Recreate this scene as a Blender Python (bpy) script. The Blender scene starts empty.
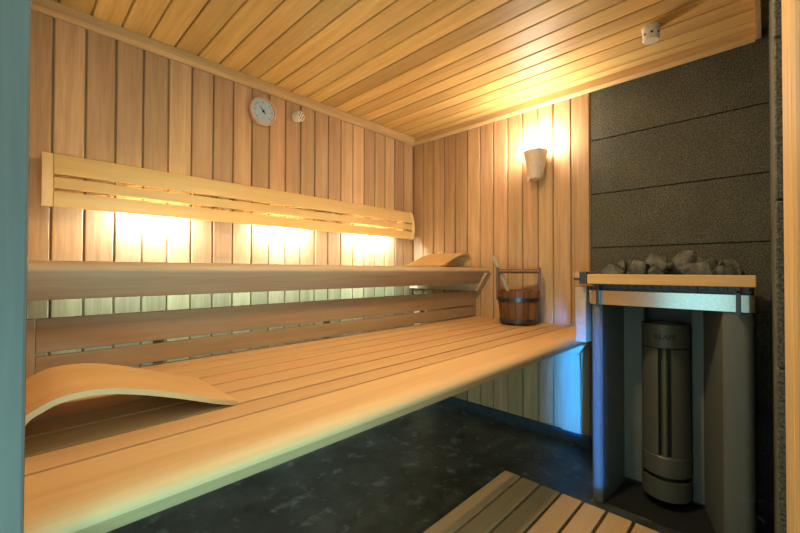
import bpy, bmesh, math, random
from mathutils import Vector, Matrix
random.seed(7)
PI = math.pi
C = bpy.context.scene.collection

# ------------------------------------------------------------------ materials
def new_mat(name):
    m = bpy.data.materials.new(name); m.use_nodes = True
    nt = m.node_tree; b = nt.nodes['Principled BSDF']
    return m, nt, b

def wood(name, dark, light, axis='Z', rough=.5, tone_amt=.35, scale=1.0, spec=.3, grain=.5, bump=.04, hue=.004):
    """wood grain running along an axis of the object; each plank's 'tone' shifts the grain and the shade"""
    m, nt, b = new_mat(name); N = nt.nodes; L = nt.links
    tc = N.new('ShaderNodeTexCoord'); at = N.new('ShaderNodeAttribute'); at.attribute_name = 'tone'
    mp = N.new('ShaderNodeMapping')
    s = [16*scale]*3; s['XYZ'.index(axis)] = .9*scale
    mp.inputs['Scale'].default_value = s
    off = N.new('ShaderNodeVectorMath'); off.operation = 'MULTIPLY_ADD'
    cmb = N.new('ShaderNodeCombineXYZ')
    for i in range(3): L.new(at.outputs['Fac'], cmb.inputs[i])
    off.inputs[1].default_value = (37.3, 21.7, 53.1)
    L.new(cmb.outputs[0], off.inputs[0]); L.new(tc.outputs['Object'], off.inputs[2])
    L.new(off.outputs[0], mp.inputs['Vector'])
    n1 = N.new('ShaderNodeTexNoise'); n1.inputs['Scale'].default_value = 1.6; n1.inputs['Detail'].default_value = 4; n1.inputs['Distortion'].default_value = .6
    n2 = N.new('ShaderNodeTexNoise'); n2.inputs['Scale'].default_value = 9; n2.inputs['Detail'].default_value = 3
    L.new(mp.outputs[0], n1.inputs['Vector']); L.new(mp.outputs[0], n2.inputs['Vector'])
    r = N.new('ShaderNodeValToRGB'); r.color_ramp.elements[0].color = (*dark, 1); r.color_ramp.elements[1].color = (*light, 1)
    r.color_ramp.elements[0].position = .28; r.color_ramp.elements[1].position = .70
    mixf = N.new('ShaderNodeMix'); mixf.data_type = 'FLOAT'; mixf.inputs['Factor'].default_value = grain*.6
    L.new(n1.outputs['Fac'], mixf.inputs['A']); L.new(n2.outputs['Fac'], mixf.inputs['B'])
    L.new(mixf.outputs['Result'], r.inputs['Fac'])
    hsv = N.new('ShaderNodeHueSaturation')
    mv = N.new('ShaderNodeMapRange'); mv.inputs['To Min'].default_value = 1-tone_amt; mv.inputs['To Max'].default_value = 1+tone_amt*.6
    L.new(at.outputs['Fac'], mv.inputs['Value']); L.new(mv.outputs[0], hsv.inputs['Value'])
    mh = N.new('ShaderNodeMapRange'); mh.inputs['To Min'].default_value = .5-hue; mh.inputs['To Max'].default_value = .5+hue
    wn = N.new('ShaderNodeTexWhiteNoise'); wn.noise_dimensions = '1D'; L.new(at.outputs['Fac'], wn.inputs['W'])
    L.new(wn.outputs['Value'], mh.inputs['Value']); L.new(mh.outputs[0], hsv.inputs['Hue'])
    L.new(r.outputs['Color'], hsv.inputs['Color']); L.new(hsv.outputs['Color'], b.inputs['Base Color'])
    b.inputs['Roughness'].default_value = rough; b.inputs['Specular IOR Level'].default_value = spec
    bp = N.new('ShaderNodeBump'); bp.inputs['Strength'].default_value = bump; bp.inputs['Distance'].default_value = .01
    L.new(n2.outputs['Fac'], bp.inputs['Height']); L.new(bp.outputs[0], b.inputs['Normal'])
    return m

def plain(name, col, rough=.5, metal=0., noise=0., nscale=40, bump=0., spec=.5, emit=None, estr=0):
    m, nt, b = new_mat(name); N = nt.nodes; L = nt.links
    b.inputs['Base Color'].default_value = (*col, 1); b.inputs['Roughness'].default_value = rough
    b.inputs['Metallic'].default_value = metal; b.inputs['Specular IOR Level'].default_value = spec
    if noise or bump:
        tc = N.new('ShaderNodeTexCoord'); n = N.new('ShaderNodeTexNoise')
        n.inputs['Scale'].default_value = nscale; n.inputs['Detail'].default_value = 5
        L.new(tc.outputs['Object'], n.inputs['Vector'])
        r = N.new('ShaderNodeValToRGB')
        r.color_ramp.elements[0].position = .3; r.color_ramp.elements[1].position = .72
        r.color_ramp.elements[0].color = (*[c*(1-noise) for c in col], 1)
        r.color_ramp.elements[1].color = (*[min(1, c*(1+noise)) for c in col], 1)
        L.new(n.outputs['Fac'], r.inputs['Fac']); L.new(r.outputs['Color'], b.inputs['Base Color'])
        if bump:
            bp = N.new('ShaderNodeBump'); bp.inputs['Strength'].default_value = bump; bp.inputs['Distance'].default_value = .01
            L.new(n.outputs['Fac'], bp.inputs['Height']); L.new(bp.outputs[0], b.inputs['Normal'])
    if emit:
        b.inputs['Emission Color'].default_value = (*emit, 1); b.inputs['Emission Strength'].default_value = estr
    return m

M = {}
M['wall']    = wood('cedar planks upright', (.42, .23, .105), (.66, .42, .215), 'Z', .5, .36, 1.0, .3, .6, .04, .005)
M['ceil']    = wood('hemlock ceiling boards', (.55, .32, .085), (.82, .56, .21), 'Y', .52, .30, .8, .35, .5)
M['trimX']   = wood('cedar trim lengthwise', (.46, .27, .11), (.66, .43, .20), 'X', .5, .2)
M['trimY']   = wood('cedar trim crosswise', (.46, .27, .11), (.68, .45, .20), 'Y', .5, .2)
M['bench']   = wood('abachi bench wood', (.55, .31, .14), (.67, .41, .20), 'X', .55, .12, .7, .3, .45, .03)
M['benchY']  = wood('abachi bench wood crosswise', (.52, .33, .18), (.66, .45, .27), 'Y', .5, .14, .7, .3, .45, .03)
M['benchZ']  = wood('abachi bench wood upright', (.52, .33, .18), (.66, .45, .27), 'Z', .5, .14, .7, .3, .45, .03)
M['bench_grey']    = wood('greyer bench front wood', (.38, .25, .15), (.54, .385, .25), 'X', .55, .12, .8, .3, .6, .04)  # upper bench front board: greyer and darker than the seat slats
M['riser']   = wood('brown riser wood', (.29, .18, .095), (.43, .285, .165), 'X', .5, .12, .8)
M['riserZ']  = wood('brown riser wood upright', (.29, .18, .095), (.43, .285, .165), 'Z', .5, .12, .8)
M['back']    = wood('yellow backrest wood', (.68, .43, .16), (.80, .56, .25), 'X', .42, .08, .8, .35, .4, .02)
M['backZ']   = wood('yellow backrest wood upright', (.72, .50, .24), (.84, .62, .34), 'Z', .42, .08, .8, .35, .4, .02)
M['ply']     = wood('bent plywood', (.58, .33, .14), (.68, .42, .20), 'X', .45, .05, .5, .3, .4, .01)
M['post']    = wood('grey door post wood', (.050, .034, .026), (.17, .130, .105), 'Z', .5, .1, .5, .3, .35, .05)
M['jamb']    = wood('pine jamb boards', (.52, .30, .11), (.72, .48, .22), 'Z', .5, .25, 1.3, .3, .6)
M['rail']    = wood('varnished rail wood', (.52, .30, .11), (.66, .40, .16), 'Y', .4, .1, .8)
M['railX']   = wood('pale side board wood', (.36, .25, .17), (.46, .33, .23), 'X', .45, .1, .8)
M['duck']    = wood('duckboard wood', (.52, .32, .15), (.66, .43, .22), 'X', .5, .22, .6)
M['stave']   = wood('dark bucket staves', (.15, .058, .020), (.30, .125, .045), 'Z', .42, .4, 1.6, .4, .5)
M['staveH']  = wood('dark bucket handle', (.13, .05, .02), (.24, .10, .04), 'X', .4, .1, 1.5, .4)
M['ladle']   = wood('grey ladle wood', (.38, .31, .20), (.52, .44, .30), 'Z', .5, .1, 1.5)
M['metal_dark'] = plain('dark hoop metal', (.10, .105, .12), .35, .9, .2, 60)
M['stove']   = plain('graphite powder coat', (.125, .128, .108), .48, .0, .18, 260, .05, .5)
M['stove_in']= plain('bronze grey inner metal', (.105, .098, .074), .45, .25, .15, 200, .03)
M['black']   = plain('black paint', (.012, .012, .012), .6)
M['steel']   = plain('brushed stainless steel', (.62, .62, .60), .22, 1., .06, 90)
M['bracket'] = plain('dark bracket metal', (.07, .075, .085), .4, .7)
M['stone']   = plain('sauna stone', (.072, .070, .052), .75, 0, .75, 34, .6)
M['plinth']  = plain('dark painted plinth', (.045, .060, .075), .45, 0, .2, 20)
M['white']   = plain('cream plastic', (.72, .66, .52), .45, 0, .08, 60)
M['cup']     = plain('beige ceramic', (.74, .58, .42), .5, 0, .06, 50)
M['glow']    = plain('lit frosted glass', (.9, .85, .75), .4, emit=(1, .92, .80), estr=68)
M['dial']    = plain('pale dial face', (.42, .52, .56), .3, 0, .08, 70)
M['rim']     = plain('copper rim', (.62, .40, .30), .4, .35, .15, 60)
M['ink']     = plain('black ink', (.02, .02, .02), .6)
M['strip']   = plain('pale floor strip', (.85, .76, .80), .4, .1)

def stone_wall():
    m, nt, b = new_mat('speckled slate cladding'); N = nt.nodes; L = nt.links
    tc = N.new('ShaderNodeTexCoord')
    v = N.new('ShaderNodeTexNoise'); v.inputs['Scale'].default_value = 210; v.inputs['Detail'].default_value = 3
    w = N.new('ShaderNodeTexNoise'); w.inputs['Scale'].default_value = 6; w.inputs['Detail'].default_value = 6
    L.new(tc.outputs['Object'], v.inputs['Vector']); L.new(tc.outputs['Object'], w.inputs['Vector'])
    r = N.new('ShaderNodeValToRGB'); e = r.color_ramp.elements
    e[0].position = .36; e[0].color = (.036, .035, .026, 1); e[1].position = .74; e[1].color = (.19, .185, .13, 1)
    L.new(v.outputs['Fac'], r.inputs['Fac'])
    mx = N.new('ShaderNodeMix'); mx.data_type = 'RGBA'; mx.blend_type = 'MULTIPLY'; mx.inputs['Factor'].default_value = .6
    r2 = N.new('ShaderNodeValToRGB'); r2.color_ramp.elements[0].position = .3; r2.color_ramp.elements[0].color = (.6, .6, .6, 1); r2.color_ramp.elements[1].position = .7
    L.new(w.outputs['Fac'], r2.inputs['Fac']); L.new(r.outputs['Color'], mx.inputs['A']); L.new(r2.outputs['Color'], mx.inputs['B'])
    L.new(mx.outputs['Result'], b.inputs['Base Color'])
    b.inputs['Roughness'].default_value = .7; b.inputs['Specular IOR Level'].default_value = .3
    bp = N.new('ShaderNodeBump'); bp.inputs['Strength'].default_value = .35; bp.inputs['Distance'].default_value = .004
    L.new(v.outputs['Fac'], bp.inputs['Height']); L.new(bp.outputs[0], b.inputs['Normal'])
    return m
M['slate'] = stone_wall()

def floor_mat():
    m, nt, b = new_mat('dark wet screed with painted glints'); N = nt.nodes; L = nt.links
    tc = N.new('ShaderNodeTexCoord')
    n = N.new('ShaderNodeTexNoise'); n.inputs['Scale'].default_value = 5; n.inputs['Detail'].default_value = 8; n.inputs['Roughness'].default_value = .62
    L.new(tc.outputs['Object'], n.inputs['Vector'])
    r = N.new('ShaderNodeValToRGB'); e = r.color_ramp.elements
    e[0].position = .34; e[0].color = (.022, .024, .022, 1); e[1].position = .75; e[1].color = (.10, .115, .105, 1)
    L.new(n.outputs['Fac'], r.inputs['Fac'])
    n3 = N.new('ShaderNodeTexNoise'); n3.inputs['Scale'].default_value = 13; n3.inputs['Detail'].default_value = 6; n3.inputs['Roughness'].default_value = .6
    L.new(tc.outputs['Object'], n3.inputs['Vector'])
    r3 = N.new('ShaderNodeValToRGB'); r3.color_ramp.elements[0].position = .56; r3.color_ramp.elements[0].color = (0, 0, 0, 1); r3.color_ramp.elements[1].position = .74; r3.color_ramp.elements[1].color = (.24, .27, .28, 1)  # pale glints: reflections on the wet floor painted into its colour
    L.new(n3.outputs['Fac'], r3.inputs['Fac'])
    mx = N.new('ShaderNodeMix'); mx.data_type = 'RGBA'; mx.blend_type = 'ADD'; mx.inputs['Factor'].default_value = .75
    L.new(r.outputs['Color'], mx.inputs['A']); L.new(r3.outputs['Color'], mx.inputs['B'])
    L.new(mx.outputs['Result'], b.inputs['Base Color'])
    rr = N.new('ShaderNodeMapRange'); rr.inputs['From Min'].default_value = .3; rr.inputs['From Max'].default_value = .7
    rr.inputs['To Min'].default_value = .28; rr.inputs['To Max'].default_value = .55
    L.new(n3.outputs['Fac'], rr.inputs['Value']); L.new(rr.outputs[0], b.inputs['Roughness'])
    bp = N.new('ShaderNodeBump'); bp.inputs['Strength'].default_value = .15; bp.inputs['Distance'].default_value = .01
    L.new(n.outputs['Fac'], bp.inputs['Height']); L.new(bp.outputs[0], b.inputs['Normal'])
    return m
M['floor'] = floor_mat()

# ------------------------------------------------------------------ mesh builder (world coordinates in, one mesh out)
class MB:
    def __init__(s): s.V = []; s.F = []; s.T = []
    def add_bm(s, bm, tone):
        o = len(s.V); bm.verts.index_update()
        s.V += [v.co.copy() for v in bm.verts]
        for f in bm.faces: s.F.append([o+v.index for v in f.verts]); s.T.append(tone)
        bm.free()
    def prism(s, pts, axis, a, b, bev=0., tone=None, seg=2):
        """extrude a closed outline (list of 2-tuples in the two other axes, in XYZ order) from a to b along axis"""
        if tone is None: tone = random.random()
        i = 'XYZ'.index(axis); bm = bmesh.new()
        def P(p, t):
            q = list(p); q.insert(i, t); return q
        A = [bm.verts.new(P(p, a)) for p in pts]; B = [bm.verts.new(P(p, b)) for p in pts]
        n = len(pts)
        bm.faces.new(A); bm.faces.new(B[::-1])
        for k in range(n): bm.faces.new((A[k], B[k], B[(k+1) % n], A[(k+1) % n]))
        bmesh.ops.recalc_face_normals(bm, faces=bm.faces)
        if bev:
            bmesh.ops.bevel(bm, geom=list(bm.edges), offset=bev, segments=seg, affect='EDGES', profile=.6)
        s.add_bm(bm, tone); return s
    def box(s, x0, x1, y0, y1, z0, z1, bev=.002, tone=None, seg=2):
        return s.prism([(y0, z0), (y1, z0), (y1, z1), (y0, z1)], 'X', x0, x1, bev, tone, seg)
    def lathe(s, prof, c=(0, 0, 0), n=48, a0=0, a1=2*PI, tone=.5, mat=None):
        """revolve (radius, height) points; mat = 3x3/4x4 turning the local Z axis"""
        full = abs(a1-a0-2*PI) < 1e-6; m = n if full else n+1; o = len(s.V)
        for k in range(m):
            a = a0+(a1-a0)*k/n
            for r, z in prof:
                v = Vector((r*math.cos(a), r*math.sin(a), z))
                if mat: v = mat @ v
                s.V.append(v+Vector(c))
        p = len(prof)
        for k in range(n):
            k2 = (k+1) % m
            for j in range(p-1):
                q = [o+k*p+j, o+k2*p+j, o+k2*p+j+1, o+k*p+j+1]
                s.F.append(q); s.T.append(tone)
        return s
    def tube(s, pts, r, n=10, tone=.5, closed=False):
        o = len(s.V); pts = [Vector(p) for p in pts]; m = len(pts)
        rs = r if isinstance(r, (list, tuple)) else [r]*m
        for i, p in enumerate(pts):
            d = (pts[min(i+1, m-1)]-pts[max(i-1, 0)]).normalized()
            u = d.orthogonal().normalized() if abs(d.z) > .95 else d.cross(Vector((0, 0, 1))).normalized()
            w = d.cross(u)
            for k in range(n):
                a = 2*PI*k/n; s.V.append(p+(u*math.cos(a)+w*math.sin(a))*rs[i])
        for i in range(m-1):
            for k in range(n):
                s.F.append([o+i*n+k, o+i*n+(k+1) % n, o+(i+1)*n+(k+1) % n, o+(i+1)*n+k]); s.T.append(tone)
        s.F.append([o+k for k in range(n)][::-1]); s.T.append(tone)
        s.F.append([o+(m-1)*n+k for k in range(n)]); s.T.append(tone)
        return s
    def build(s, name, mat, parent=None, origin=None, smooth=False, angle=35):
        if parent is not None:
            org = Vector(parent.location); p = parent
            while p.parent: p = p.parent; org += p.location
        elif origin is not None: org = Vector(origin)
        else:
            xs = [v.x for v in s.V]; ys = [v.y for v in s.V]; zs = [v.z for v in s.V]
            org = Vector(((min(xs)+max(xs))/2, (min(ys)+max(ys))/2, min(zs)))
        me = bpy.data.meshes.new(name); me.from_pydata([v-org for v in s.V], [], s.F); me.update()
        bm = bmesh.new(); bm.from_mesh(me); bmesh.ops.recalc_face_normals(bm, faces=bm.faces); bm.to_mesh(me); bm.free()
        a = me.attributes.new('tone', 'FLOAT', 'FACE')
        a.data.foreach_set('value', s.T)
        me.materials.append(mat)
        ob = bpy.data.objects.new(name, me); C.objects.link(ob)
        if smooth:
            me.polygons.foreach_set('use_smooth', [True]*len(me.polygons))
            me.set_sharp_from_angle(angle=math.radians(angle))
        if parent is not None: ob.parent = parent
        else: ob.location = org
        return ob

def empty(name, loc):
    o = bpy.data.objects.new(name, None); o.empty_display_size = .1; o.location = loc; C.objects.link(o); return o
def tag(o, label, cat, group=None):
    o['label'] = label; o['category'] = cat
    if group: o['group'] = group
    return o
def struct(o): o['kind'] = 'structure'; return o
def copy_tree(o, parent=None):
    c = o.copy(); C.objects.link(c); c.parent = parent
    for ch in [x for x in bpy.data.objects if x.parent == o]: copy_tree(ch, c)
    return c

XW, YW, H = 2.33, 2.095, 1.01        # right wall, long wall, eye height
CZ = 2.10                            # ceiling
# ------------------------------------------------------------------ setting
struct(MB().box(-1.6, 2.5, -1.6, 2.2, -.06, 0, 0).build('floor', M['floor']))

def rnd(): return random.betavariate(1.6, 1.6)
m = MB()                                                   # long wall of upright planks
xs = [-.09, .0145]+[.119+.1044*k for k in range(22)]
for a, b in zip(xs, xs[1:]):
    if a > XW: break
    m.box(a+.0032, b-.0032, YW, YW+.018, .066, CZ+.03, .0035, rnd(), 1)
m.box(-.1, XW+.06, YW+.014, YW+.05, 0, CZ+.04, 0, .1)
struct(m.build('wall_back', M['wall']))
m = MB()                                                   # right wall planks
ys = [YW+.01, 1.998, 1.889, 1.782, 1.678, 1.572, 1.465, 1.358, 1.25, 1.144, 1.04, .944, .838, .732]
for a, b in zip(ys, ys[1:]):
    m.box(XW, XW+.02, b+.0034, a-.0034, .066, CZ+.03, .0035, rnd(), 1)
m.box(XW+.014, XW+.05, .732, YW+.05, 0, CZ+.04, 0, .1)
struct(m.build('wall_right', M['wall']))
m = MB()                                                   # slate cladding behind the stove, in courses
zs = [0, .21, .52, .83, 1.145, 1.452, 1.762, CZ+.03]
for a, b in zip(zs, zs[1:]): m.box(XW+.004, XW+.03, -.03, .727, a+.002, b-.002, .0025, .5, 1)
m.box(XW+.02, XW+.05, -.05, .73, 0, CZ+.03, 0)
w = struct(m.build('wall_stove_side', M['slate']))
m = MB()                                                   # front wall: slate part, then boards up to the doorway
for a, b in zip(zs, zs[1:]): m.box(1.0, XW+.05, -.065, -.012, a+.002, b-.002, .0025, .5, 1)
struct(m.build('wall_front', M['slate']))
m = MB()
for a, b in [(.50, .555), (.56, .655), (.66, .755), (.76, .875), (.88, .997)]: m.box(a, b, -.05, -.0225, 0, CZ+.03, .003, None, 1)
m.box(.5, 1.0, -.065, -.045, 0, CZ+.03, 0)
struct(m.build('door_frame', M['jamb']))
m = MB()                                                   # left wall behind the post
ys = [.665+.1044*k for k in range(14)]+[YW+.02]
for a, b in zip(ys, ys[1:]): m.box(-.012, .004, a+.002, b-.002, 0, CZ+.03, .003, rnd(), 1)
m.box(-.06, -.008, .62, YW+.05, 0, CZ+.03, 0)
struct(m.build('wall_left', M['wall']))
struct(MB().box(-.09, .0152, .60, .664, 0, CZ+.03, .003, .5).build('trim_door_post', M['post']))
m = MB()                                                   # ceiling boards run across
x = -.185
while x < XW+.05:
    m.box(x+.0035, x+.1055-.0035, -.03, YW+.05, CZ, CZ+.018, .003, rnd(), 1); x += .1055
m.box(-.2, XW+.08, -.1, YW+.06, CZ+.012, CZ+.05, 0, .1)
struct(m.build('ceiling', M['ceil']))
struct(MB().prism([(YW, CZ-.055), (YW, CZ), (YW-.026, CZ), (YW-.026, CZ-.040), (YW-.012, CZ-.055)], 'X', .004, XW, .002, .6).build('trim_1', M['trimX']))
struct(MB().prism([(XW, CZ-.055), (XW, CZ), (XW-.026, CZ), (XW-.026, CZ-.040), (XW-.012, CZ-.055)], 'Y', .03, YW-.012, .002, .8).build('trim_2', M['trimY']))
struct(MB().box(.6, XW-.01, .010, .030, CZ-.05, CZ, .002, .6).build('trim_3', M['trimX']))
struct(MB().box(.004, .027, .665, YW-.02, CZ-.05, CZ, .002, .8).build('trim_4', M['trimY']))
struct(MB().box(XW-.001, XW+.012, .732, YW, 0, .064, .001).build('baseboard_right', M['plinth']))
struct(MB().box(.02, XW, YW-.001, YW+.012, 0, .064, .001).build('baseboard_back', M['plinth']))

# ------------------------------------------------------------------ benches
XL, XR = .0065, XW-.003
def bench_profile(yf, zt, th, lean, yb):                   # front board section (Y, Z): rounded nose leaning back underneath
    nose = []
    for k in range(15):                                    # elliptic nose from the top face round to the leaning front face
        a = math.radians(90+k*100/14); nose.append((yf+.048+.048*math.cos(a), zt-.026+.026*math.sin(a)))
    return [(yb, zt)]+nose+[(yf+lean-.004, zt-th+.003), (yf+lean, zt-th), (yf+lean+.03, zt-th), (yf+lean+.03, zt-.05), (yb-.03, zt-.05), (yb-.03, zt-.03), (yb, zt-.03)]

ZB, ZU = .688, 1.037
lb = tag(empty('lower_bench', (1.17, 1.1, ZB-.16)), 'long lower sauna bench of slats with rounded front edge, above the dark floor', 'bench')
MB().prism(bench_profile(.672, ZB, .078, .055, .834), 'X', XL, XR, 0, .5).build('front_board', M['bench'], lb, smooth=True, angle=28)
ys = [.842, .928, 1.03, 1.13, 1.23, 1.33, 1.43, 1.53]
for a, b in zip(ys, ys[1:]):
    MB().box(XL, XR, a+.0005, b-.0095, ZB-.028, ZB, .0025).build('seat_slat', M['bench'], lb)
for x0 in (.06, .8, 1.5):
    MB().box(x0, x0+.05, .78, 1.53, ZB-.085, ZB-.029, .002).build('cross_bearer', M['benchY'], lb)
MB().prism([(.722, ZB-.081), (.732, ZB-.093), (.785, ZB-.158), (1.53, ZB-.158), (1.53, ZB-.081)], 'X', XW-.085, XW-.001, .002, .5).build('wall_cleat', M['benchY'], lb)
MB().box(XW-.022, XW-.0015, .783, .886, .07, ZB-.16, .002).build('support_leg', M['benchZ'], lb)

ub = tag(empty('upper_bench', (1.17, 1.7, ZU-.17)), 'long upper sauna bench with thick front board, higher of the two benches', 'bench')
MB().prism(bench_profile(1.385, ZU, .110, .055, 1.52), 'X', XL+.006, XR, 0, .5).build('front_board', M['bench_grey'], ub, smooth=True, angle=28)
MB().prism([(1.383, ZU-.05), (1.44, ZU-.105), (1.44, ZU-.03), (1.40, ZU-.02)], 'X', XL, XL+.005, 0, .3).build('end_cap', M['riser'], ub)
ys = [1.527, 1.63, 1.73, 1.83, 1.93, 2.03]
for a, b in zip(ys, ys[1:]):
    MB().box(XL, XR, a+.0005, b-.009, ZU-.028, ZU, .0025).build('seat_slat', M['bench'], ub)
for x0 in (.08, 1.93):
    MB().box(x0, x0+.045, 1.48, 2.09, ZU-.075, ZU-.029, .002).build('cross_bearer', M['benchY'], ub)
MB().prism([(1.372, ZU-.040), (1.40, ZU-.085), (1.452, ZU-.165), (2.09, ZU-.165), (2.09, ZU-.030), (1.45, ZU-.030)], 'X', XW-.06, XW-.001, .002, .5).build('wall_cleat', M['benchY'], ub)

# riser backrest between the benches
rb = tag(empty('bench_riser', (1.17, 1.49, ZB)), 'brown two-slat riser backrest between lower and upper bench', 'backrest')
MB().box(.056, 2.318, 1.492, 1.510, .773, .871, .002).build('slat', M['riser'], rb)
MB().box(.056, 2.318, 1.492, 1.510, .700, .762, .002).build('slat', M['riser'], rb)
MB().box(.028, .053, 1.492, 1.512, .691, .872, .002).build('end_stile', M['riserZ'], rb)
for x0 in (.35, 1.05, 1.75): MB().box(x0, x0+.03, 1.5105, 1.528, .691, .866, .001).build('batten', M['riserZ'], rb)

# upper backrest with hidden lamps behind it
bk = tag(empty('upper_backrest', (1.17, 2.0, 1.26)), 'pale yellow slatted backrest board glowing from lamps behind, on the long wall', 'backrest')
z0, z1 = 1.262, 1.474
def bow(z):                                                # the face bulges into the room
    t = (z-z0)/(z1-z0); return 2.030-.030*(1-((t-.42)/.58)**2) if t > .42 else 2.030-.030*(1-((t-.42)/.6)**2)
def slat_prof(a, b, th=.018, n=7):
    f = [(bow(a+(b-a)*k/n), a+(b-a)*k/n) for k in range(n+1)]
    return f+[(y+th, z) for y, z in f[::-1]]
hs = z1-z0
for nm, (a, b) in zip(('slat',)*3, [(z0, z0+.275*hs), (z0+.333*hs, z0+.540*hs), (z0+.598*hs, z1)]):
    MB().prism(slat_prof(a, b), 'X', .121, 2.205, .0015, .5).build(nm, M['back'], bk, smooth=True, angle=30)
MB().prism(slat_prof(z0, z1, .03, 12), 'X', .086, .119, .0015, .6).build('end_stile', M['backZ'], bk, smooth=True, angle=30)
MB().prism(slat_prof(z0, z1, .03, 12), 'X', 2.207, 2.236, .0015, .9).build('end_stile', M['backZ'], bk, smooth=True, angle=30)
for x0 in (.772, 1.45, 2.12):
    MB().prism([(2.021, z0+.03), (2.014, z0+.09), (2.024, z0+.15), (2.047, z1-.012), (YW-.0005, z1-.012), (YW-.0005, z0+.03)], 'X', x0, x0+.028, 0, .5).build('batten', M['backZ'], bk)

# ------------------------------------------------------------------ bent plywood headrests
def headrest(name, x_low, sx, y0, y1, zb, prof=None):
    prof = prof or [(0, .0045), (.05, .021), (.10, .041), (.15, .060), (.20, .0765), (.245, .088), (.275, .0915), (.305, .089), (.330, .077), (.346, .056), (.349, .034), (.340, .016), (.325, .0045)]
    # smooth the profile
    pts = [Vector((a, b)) for a, b in prof]; sm = []
    for i in range(len(pts)-1):
        p0, p1, p2, p3 = pts[max(i-1, 0)], pts[i], pts[i+1], pts[min(i+2, len(pts)-1)]
        for k in range(4):
            t = k/4; sm.append(.5*((2*p1)+(-p0+p2)*t+(2*p0-5*p1+4*p2-p3)*t*t+(-p0+3*p1-3*p2+p3)*t**3))
    sm.append(pts[-1]); out = []; inn = []
    for i, p in enumerate(sm):
        d = (sm[min(i+1, len(sm)-1)]-sm[max(i-1, 0)]).normalized(); n = Vector((-d.y, d.x))
        out.append(p+n*.0055); inn.append(p-n*.0055)
    loop = [(x_low+sx*p.x, zb+max(p.y, .0006)) for p in out+inn[::-1]]
    return MB().prism(loop, 'Y', y0, y1, 0, .5).build(name, M['ply'], smooth=True, angle=40)
h = headrest('headrest', .386, -1, .914, 1.20, ZB, [(0, .0045), (.05, .021), (.10, .041), (.15, .060), (.20, .0765), (.245, .088), (.285, .0915), (.32, .088), (.345, .077), (.362, .066), (.371, .05), (.374, .03), (.374, .0045)])
tag(h, 'curved bent-plywood headrest lying on the lower bench beside the door post', 'headrest', 'bent plywood headrests')
h = headrest('headrest', 1.85, 1, 1.45, 1.74, ZU)
tag(h, 'curved bent-plywood headrest on the upper bench near the right wall corner', 'headrest', 'bent plywood headrests')

# ------------------------------------------------------------------ bucket and ladle
bc = Vector((2.185, 1.100, ZB+.0008)); hd = Vector((-.40, .915, 0)).normalized()
bu = tag(empty('water_bucket', bc), 'dark wooden stave bucket with metal hoops on the lower bench', 'bucket')
def rad(z): return .108+(.128-.108)*z/.205
m = MB(); ns = 18
for k in range(ns):
    a0, a1 = 2*PI*k/ns, 2*PI*(k+1)/ns-.02; t = random.random()
    bm = bmesh.new(); vs = []
    for z in (.010, .205):
        for r in (rad(z)-.014, rad(z)):
            for a in (a0, (a0+a1)/2, a1): vs.append(bm.verts.new(bc+Vector((r*math.cos(a), r*math.sin(a), z))))
    f = lambda *i: bm.faces.new([vs[j] for j in i])
    f(3, 4, 10, 9); f(4, 5, 11, 10); f(0, 6, 7, 1); f(1, 7, 8, 2); f(0, 3, 9, 6); f(2, 8, 11, 5); f(6, 9, 10, 7); f(7, 10, 11, 8); f(0, 1, 4, 3); f(1, 2, 5, 4)
    m.add_bm(bm, t)
m.lathe([(.004, .022), (.097, .022), (.097, .034), (.004, .034)], bc, 32, tone=.2)
for a in (.4, 1.97, 3.54, 5.11): m.box(bc.x+.09*math.cos(a)-.012, bc.x+.09*math.cos(a)+.012, bc.y+.09*math.sin(a)-.012, bc.y+.09*math.sin(a)+.012, bc.z, bc.z+.012, .001, .2)
m.build('bucket_body', M['stave'], bu)
for z in (.026, .152):
    MB().lathe([(rad(z)-.001, z-.012), (rad(z)+.003, z-.012), (rad(z+.012)+.003, z+.012), (rad(z)-.001, z+.012), (rad(z)-.001, z-.012)], bc, 48).build('hoop', M['metal_dark'], bu, smooth=True)
for sgn in (-1, 1):
    p = bc+hd*sgn*(rad(.2)-.004)
    q = [p+Vector((0, 0, .205-.02)), p+Vector((0, 0, .30)), p+Vector((0, 0, .345))]
    bm = bmesh.new(); bmesh.ops.create_cube(bm, size=1)
    ang = math.atan2(hd.y, hd.x)
    bmesh.ops.transform(bm, matrix=Matrix.Translation(p+Vector((0, 0, .245)))@Matrix.Rotation(ang, 4, 'Z')@Matrix.Diagonal((.017, .040, .205, 1)), verts=bm.verts)
    bmesh.ops.bevel(bm, geom=list(bm.edges), offset=.005, segments=2, affect='EDGES')
    mm = MB(); mm.add_bm(bm, .3); mm.build('handle_upright', M['stave'], bu)
MB().tube([bc+hd*.122+Vector((0, 0, .322)), bc-hd*.122+Vector((0, 0, .322))], .0135, 14, .4).build('handle_bar', M['staveH'], bu, smooth=True)
ld = tag(empty('sauna_ladle', bc+Vector((.02, .01, .06))), 'pale grey wooden ladle handle leaning out of the stave bucket', 'ladle')
tip = Vector((2.165, 1.262, 1.108)); low = Vector((2.185, 1.115, ZB+.075))
MB().tube([tip, tip.lerp(low, .03), tip.lerp(low, .4), low], [.010, .0145, .013, .010], 12, .5).build('handle', M['ladle'], ld, smooth=True)
MB().lathe([(.001, .0), (.030, .002), (.036, .03), (.033, .03), (.027, .006), (.001, .005)], (2.19, 1.095, ZB+.05), 24).build('scoop', M['ladle'], ld, smooth=True)

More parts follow.
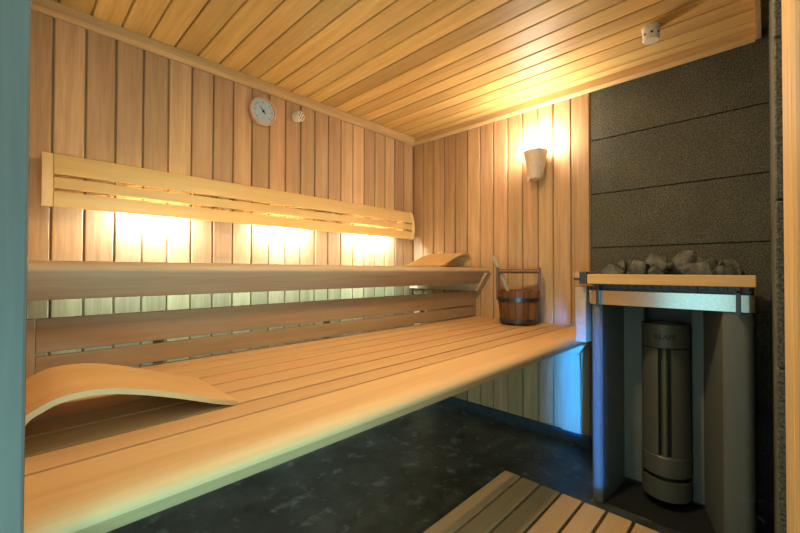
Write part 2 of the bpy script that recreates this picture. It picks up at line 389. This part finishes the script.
# ------------------------------------------------------------------ wall instruments
Ry = Matrix.Rotation(PI/2, 3, 'X')                         # local Z -> -Y (out of the long wall)
gc = Vector((1.008, YW-.0005, 1.925))
th = tag(empty('thermometer', gc), 'round thermometer with pale dial and copper rim high on the long wall', 'thermometer')
MB().lathe([(.001, .0), (.078, 0), (.082, .008), (.082, .024), (.077, .030), (.069, .030), (.067, .022), (.001, .022)], gc, 56, tone=.5, mat=Ry).build('rim', M['rim'], th, smooth=True)
MB().lathe([(.001, .0245), (.067, .0245), (.067, .0225)], gc, 48, mat=Ry).build('dial', M['dial'], th)
m = MB()
for k in range(25):
    a = math.radians(-135+270*k/24); r0 = .050 if k % 4 else .045
    d = Vector((math.sin(a), 0, math.cos(a))); t = Vector((math.cos(a), 0, -math.sin(a)))*(.0008 if k % 4 else .0014)
    o = len(m.V); g = gc+Vector((0, -.0250, 0))
    m.V += [g+d*r0-t, g+d*r0+t, g+d*.059+t, g+d*.059-t]; m.F.append([o, o+1, o+2, o+3]); m.T.append(.5)
m.build('scale_marks', M['ink'], th)
a = math.radians(-42); d = Vector((math.sin(a), 0, math.cos(a)))
MB().tube([gc+Vector((0, -.027, 0))-d*.018, gc+Vector((0, -.027, 0))+d*.040], [.0028, .0008], 6).lathe([(.001, .0245), (.007, .0245), (.006, .031), (.001, .032)], gc, 16, mat=Ry).build('needle', M['ink'], th)

sc = Vector((1.232, YW-.0005, 1.962))
se = tag(empty('wall_sensor', sc), 'small cream perforated sensor on the long wall beside the round thermometer', 'sensor')
Rt = Matrix.Rotation(math.radians(14), 3, 'Z') @ Ry
MB().lathe([(.001, -.002), (.031, -.002), (.031, .040), (.027, .046), (.001, .046)], sc, 32, mat=Rt).build('housing', M['white'], se, smooth=True)
m = MB()
for k in range(6):
    a = k*PI/3; m.lathe([(.0004, .0464), (.0052, .0464)], sc+Rt@Vector((.0165*math.cos(a), .0165*math.sin(a), 0)), 10, mat=Rt)
m.lathe([(.0004, .0464), (.0036, .0464)], sc, 10, mat=Rt)
m.build('grille_holes', M['ink'], se)

cc = Vector((1.985, .365, CZ))
ce = tag(empty('ceiling_sensor', cc), 'cream cylindrical sensor hanging from the ceiling boards above the stove', 'sensor')
MB().lathe([(.001, 0), (.037, 0), (.037, -.005), (.0335, -.007), (.0335, -.054), (.029, -.061), (.001, -.061)], cc, 32).build('housing', M['white'], ce, smooth=True)
m = MB()
for a in (2.55, 3.40, 4.25):
    n = Vector((math.cos(a), math.sin(a), 0)); u = Vector((-n.y, n.x, 0)); g = cc+n*.0342+Vector((0, 0, -.036)); o = len(m.V)
    for k in range(10): q = 2*PI*k/10; m.V.append(g+u*.0055*math.cos(q)+Vector((0, 0, .0055*math.sin(q))))
    m.F.append(list(range(o, o+10))); m.T.append(.5)
m.build('sensor_holes', M['ink'], ce)

# ------------------------------------------------------------------ wall lamp
lc = Vector((XW-.0005, 1.022, 1.565))
wl = tag(empty('wall_lamp', lc), 'lit sconce with beige ceramic cup and glowing glass on the right wall', 'wall lamp')
cx = Vector((XW-.074, 1.022, 0))
MB().lathe([(.001, 1.580), (.036, 1.580), (.044, 1.600), (.060, 1.690), (.071, 1.752), (.067, 1.752), (.056, 1.69), (.03, 1.66), (.001, 1.66)], cx, 48).build('cup', M['cup'], wl, smooth=True)
MB().box(XW-.05, XW-.0005, 1.00, 1.044, 1.60, 1.70, .006).build('wall_mount', M['cup'], wl)
MB().box(XW-.10, XW-.07, 1.050, 1.066, 1.565, 1.600, .004).build('latch', M['cup'], wl)
MB().lathe([(.001, 1.70), (.058, 1.70), (.067, 1.76), (.067, 1.80), (.058, 1.832), (.040, 1.845), (.001, 1.848)], cx, 40).build('lamp_glass', M['glow'], wl, smooth=True)

# ------------------------------------------------------------------ stove
SX = 1.80
st = tag(empty('sauna_stove', (2.05, .30, 0)), 'graphite sauna stove with steel band and wooden rail before the slate wall', 'stove')
ZT = .905
def tower(pts): return MB().prism(pts, 'Z', .004, ZT, 0, .5)
lt = [(2.22, .568), (1.835, .568), (1.822, .565), (1.811, .558), (1.804, .548), (1.801, .537), (1.802, .527), (1.808, .519), (2.063, .498), (2.22, .498)]
rt = [(2.22, .035), (1.835, .035), (1.822, .037), (1.811, .042), (1.804, .050), (1.801, .060), (1.800, .108), (1.808, .118), (2.063, .196), (2.22, .196)]
tower(lt).build('side_column', M['stove'], st, smooth=True, angle=30)
tower(rt).build('side_column', M['stove'], st, smooth=True, angle=30)
MB().box(2.063, 2.075, .4135, .4975, .03, ZT, .001).box(2.063, 2.075, .1965, .2365, .022, ZT, .001).build('inner_panel', M['stove'], st)
MB().box(2.20, 2.24, .05, .555, .02, ZT, .002).build('back_panel', M['stove'], st)
MB().box(2.08, 2.24, .05, .555, .0005, .0215, .002).box(1.825, 2.081, .06, .545, .0005, .0045, .001).build('plinth_and_shade_plate', M['black'], st)  # rear plinth, plus a thin black plate standing in for shade between columns
# evaporator tower: open bowl on top, slotted body, foot ring
ec = Vector((2.018, .325, 0)); er = .0875
ev = MB().lathe([(er-.004, .69), (er-.004, .783), (er, .785), (er, .688), (er-.003, .685), (.003, .685)], ec, 64).build('evaporator_bowl', M['stove_in'], st, smooth=True)
ac = math.atan2(-.325, -2.018)+.0; slot = .085/2/er*.55
MB().lathe([(er-.012, .228), (er, .228), (er, .682), (er-.012, .682)], ec, 56, ac-.03+slot-2*PI, ac-.03-slot).build('evaporator_body', M['stove_in'], st, smooth=True)
MB().lathe([(.03, .2), (er-.02, .2), (er-.02, .684), (.03, .684)], ec, 40).build('evaporator_core', M['black'], st, smooth=True)
tp = ec+Vector((math.cos(ac-.03), math.sin(ac-.03), 0))*(er-.012)
MB().tube([tp+Vector((0, 0, .22)), tp+Vector((0, 0, .63)), tp+Vector((0, 0, .632)), tp+Vector((0, 0, .683))], [.012, .012, .009, .009], 16).build('fill_pipe', M['stove_in'], st, smooth=True)
MB().lathe([(er-.02, .146), (er+.002, .146), (er+.002, .224), (er-.002, .228), (er-.02, .228)], ec, 64).build('foot_ring', M['stove_in'], st, smooth=True)
MB().lathe([(er-.02, .125), (er+.002, .125), (er+.002, .146), (er-.02, .146)], ec, 60, ac+1.25, ac-1.15+2*PI).lathe([(.004, .045), (er+.002, .045), (er+.002, .125), (er-.02, .125)], ec, 64).build('foot_ring', M['stove_in'], st, smooth=True)
MB().lathe([(.03, .03), (er-.022, .03), (er-.022, .16), (.03, .16)], ec, 32).build('foot_core', M['black'], st)
# raised lettering bent round the bowl
cu = bpy.data.curves.new('lettering', 'FONT'); cu.body = 'KLAFS'; cu.size = .029; cu.align_x = 'CENTER'; cu.space_character = .98; cu.offset = .0006; cu.extrude = .0006
to = bpy.data.objects.new('lettering_source', cu); C.objects.link(to)
bpy.context.view_layer.update()
tm = bpy.data.meshes.new_from_object(to.evaluated_get(bpy.context.evaluated_depsgraph_get()))
bpy.data.objects.remove(to)
bmt = bmesh.new(); bmt.from_mesh(tm); bmesh.ops.subdivide_edges(bmt, edges=list(bmt.edges), cuts=1)
a_t = ac-.02
for v in bmt.verts:
    a = a_t+v.co.x/er; r = er+.0008+v.co.z
    v.co = Vector((ec.x+r*math.cos(a), ec.y+r*math.sin(a), .7235+v.co.y))
mm = MB(); mm.add_bm(bmt, .5)
lt_ob = mm.build('lettering', M['ink'], ev)
# steel band round the top
def band(a, b, xf, yl, yr, xb, rc):
    p = [(xb, yl)]
    for k in range(7): q = PI/2*k/6; p.append((xf+rc-rc*math.sin(q), yl-rc+rc*math.cos(q)))
    for k in range(7): q = PI/2*k/6; p.append((xf+rc-rc*math.cos(q), yr+rc-rc*math.sin(q)))
    p.append((xb, yr)); return p
o1 = band(0, 0, 1.794, .576, .027, 2.23, .020); i1 = band(0, 0, 1.7965, .5735, .0295, 2.23, .018)
MB().prism(o1+i1[::-1], 'Z', .868, .928, 0).build('steel_band', M['steel'], st, smooth=True, angle=40)
MB().box(1.80, 1.8035, .13, .50, .868, .926, .001).build('band_backing', M['stove_in'], st)
# stone basket: tray, rim bars and uprights
m = MB().box(1.83, 2.22, .045, .56, .938, .956, .002)
for y in [.075+.029*k for k in range(17)]: m.box(1.822, 1.834, y, y+.012, .915, .985, .001)
for x in [1.86+.03*k for k in range(12)]:
    m.box(x, x+.012, .040, .050, .915, .985, .001); m.box(x, x+.012, .554, .564, .915, .985, .001)
m.box(1.82, 1.836, .04, .565, .932, .940, .001).box(1.82, 1.836, .04, .565, .980, .990, .001)
m.box(2.205, 2.215, .04, .565, .915, .99, .001).box(1.822, 2.21, .038, .050, .980, .990, .001).box(1.822, 2.21, .556, .568, .980, .990, .001)
m.build('stone_basket', M['bracket'], st)
# wooden guard rail
fr = MB().box(1.762, 1.790, .0265, .567, .957, .999, .004, .6).build('front_rail', M['rail'], st)
MB().box(1.792, 2.32, .604, .630, .972, 1.008, .003, .8).build('side_rail', M['railX'], st)
MB().box(1.770, 1.800, .572, .602, .955, 1.010, .003).box(1.776, 1.79, .60, .628, .972, .982, .001).build('corner_bracket', M['bracket'], st)
MB().box(1.80, 2.32, .5835, .630, .692, .945, .003, .9).build('side_board', M['railX'], st)
for y in (.528, .073):
    MB().box(1.772, 1.7925, y-.0065, y+.0065, .858, .9565, .0015).box(1.772, 1.815, y-.0065, y+.0065, .935, .945, .001).build('rail_bracket', M['bracket'], st)

# ------------------------------------------------------------------ stones in the basket
def rock_mesh(seed, sx, sy, sz):
    R = random.Random(seed); bm = bmesh.new()
    for k in range(10):
        v = Vector((R.gauss(0, 1), R.gauss(0, 1), R.gauss(0, 1))).normalized()*R.uniform(.82, 1.05)
        bm.verts.new((v.x*sx/2, v.y*sy/2, v.z*sz/2))
    r = bmesh.ops.convex_hull(bm, input=bm.verts)
    bmesh.ops.delete(bm, geom=[g for g in r['geom_interior'] if isinstance(g, bmesh.types.BMVert)], context='VERTS')
    bmesh.ops.bevel(bm, geom=list(bm.edges), offset=min(sx, sy, sz)*.03, segments=1, affect='EDGES')
    # fit to the wanted size
    for i, s in enumerate((sx, sy, sz)):
        lo = min(v.co[i] for v in bm.verts); hi = max(v.co[i] for v in bm.verts)
        for v in bm.verts: v.co[i] = (v.co[i]-lo)/(hi-lo)*s-(s/2 if i < 2 else 0)
    return bm
def rock(seed, x, y, z0, sx, sy, sz, label, tilt=0):
    bm = rock_mesh(seed, sx, sy, sz)
    bmesh.ops.transform(bm, matrix=Matrix.Translation((x, y, z0)), verts=bm.verts)
    mm = MB(); mm.add_bm(bm, (seed*.137) % 1)
    return tag(mm.build('stove_stone', M['stone']), label, 'stone', 'stones heaped on the stove')
# visible heap: (x, y, bottom, size x, y, z)
vis = [(1.905, .507, .9565, .095, .098, .088, 'flat wedge-shaped dark stone at the left end of the heap'),
       (2.010, .492, .9565, .07, .050, .110, 'small pale stone peeping over the flat stone at left end of heap'),
       (2.030, .432, .9565, .07, .054, .118, 'small pale stone in the back row, second bump from the heap\'s left'),
       (1.925, .410, .9565, .09, .092, .104, 'dark faceted stone second from left along the wooden rail'),
       (1.990, .347, .9565, .09, .088, .134, 'pale-topped pointed stone left of the heap\'s highest stone'),
       (1.895, .312, .9565, .095, .098, .096, 'broad low stone behind the middle of the wooden rail'),
       (2.020, .262, .9565, .09, .086, .148, 'highest stone of the heap, rounded top'),
       (1.905, .203, .9565, .10, .112, .095, 'largest pale block-like stone right of the rail\'s middle'),
       (2.015, .186, .9565, .08, .076, .126, 'stone behind and above the largest block, right of the highest stone'),
       (2.020, .136, .9565, .08, .070, .102, 'dark stone in the back row, rightmost of the raised ones'),
       (1.925, .107, .9565, .08, .078, .078, 'low flat stone near the right end of the rail'),
       (1.965, .079, .9565, .06, .045, .065, 'smallest stone at the right tip of the heap')]
for i, r in enumerate(vis): rock(100+i, *r)
for k, y in enumerate((.49, .39, .29, .19, .10)):           # the back of the heap
    rock(300+k, 2.13, y, .9565, .10, .094, .11, 'dark stone at the back of the heap nearest the slate wall')

# ------------------------------------------------------------------ duckboard, floor strip
db = tag(empty('duckboard', (1.2, .5, 0)), 'slatted wooden duckboard on the dark floor before the stove', 'duckboard')
ys = [.907, .818, .727, .636, .546, .457, .364, .273, .182, .091]
for a, b in zip(ys, ys[1:]):
    MB().box(.55, 1.663, b+.011, a, .036, .060, .003).build('slat', M['duck'], db)
for x0 in (.62, 1.08, 1.56): MB().box(x0, x0+.045, .11, .895, .0005, .0355, .002).build('bearer', M['benchY'], db)
tag(MB().prism([(2.13, .012), (2.165, .035), (2.16, .042), (2.125, .019)], 'Z', .0005, .006, 0).build('floor_strip', M['strip']), 'small pale metal strip on the floor in the gap right of the stove', 'strip')

# ------------------------------------------------------------------ light
def area(name, loc, direction, sx, sy, col, power, spread=None):
    l = bpy.data.lights.new(name, 'AREA'); l.shape = 'RECTANGLE'; l.size = sx; l.size_y = sy; l.color = col; l.energy = power
    if spread: l.spread = spread
    o = bpy.data.objects.new(name, l); o.location = loc
    o.rotation_euler = Vector(direction).to_track_quat('-Z', 'Y').to_euler(); C.objects.link(o); return o
for i, (x, wd) in enumerate([(.48, .24), (1.14, .28), (1.84, .34)]):
    area('backrest_light', (x, 2.066, 1.30), (0, .10, -1), wd, .03, (.62, .86, 1), 10)
area('door_daylight', (-1.25, -.745, .40), (3.3, 1.43, 0), .12, .72, (.012, .24, 1.0), 1.75, math.radians(5.2))
area('entrance_daylight', (.0, -1.35, .34), (.10, 1, -.02), .9, .6, (.28, .82, .94), 24)
area('side_daylight', (-1.2, -.71, .44), (1, .50, 0), .35, .75, (.26, .80, 1.0), 15)
area('added_warm_fill', (.95, .74, CZ-.012), (.0, .0, -1), .10, .10, (1, .75, .42), 14)  # added out of view: warm fill for the bench top, no known fitting
wd = bpy.data.worlds.new('world'); bpy.context.scene.world = wd; wd.use_nodes = True
wd.node_tree.nodes['Background'].inputs[0].default_value = (.42, .76, .74, 1)
wd.node_tree.nodes['Background'].inputs[1].default_value = 1.35

area('added_under_bench_fill', (1.17, 1.93, ZU-.10), (0, 1, -.75), 2.0, .03, (.48, .97, 1), 2.8)  # added, unseen: brightens the long wall below the upper bench
# ------------------------------------------------------------------ camera
cam = bpy.data.cameras.new('camera'); co = bpy.data.objects.new('camera', cam); C.objects.link(co)
f, yaw, pitch, roll = 379.247, math.radians(44.0706), math.radians(.6974), math.radians(.1412)
fw = Vector((math.cos(yaw)*math.cos(pitch), math.sin(yaw)*math.cos(pitch), math.sin(pitch)))
r0 = Vector((math.sin(yaw), -math.cos(yaw), 0)); u0 = r0.cross(fw)
r = math.cos(roll)*r0+math.sin(roll)*u0; u = -math.sin(roll)*r0+math.cos(roll)*u0
co.matrix_world = Matrix(((r.x, u.x, -fw.x, 0), (r.y, u.y, -fw.y, 0), (r.z, u.z, -fw.z, H), (0, 0, 0, 1)))
cam.sensor_width = 36; cam.lens = f/800*36; cam.clip_start = .005; cam.clip_end = 50
S = bpy.context.scene; S.camera = co
S.view_settings.view_transform = 'Standard'; S.view_settings.look = 'None'; S.view_settings.gamma = 1
S.view_settings.use_curve_mapping = False; S.view_settings.exposure = 0.5
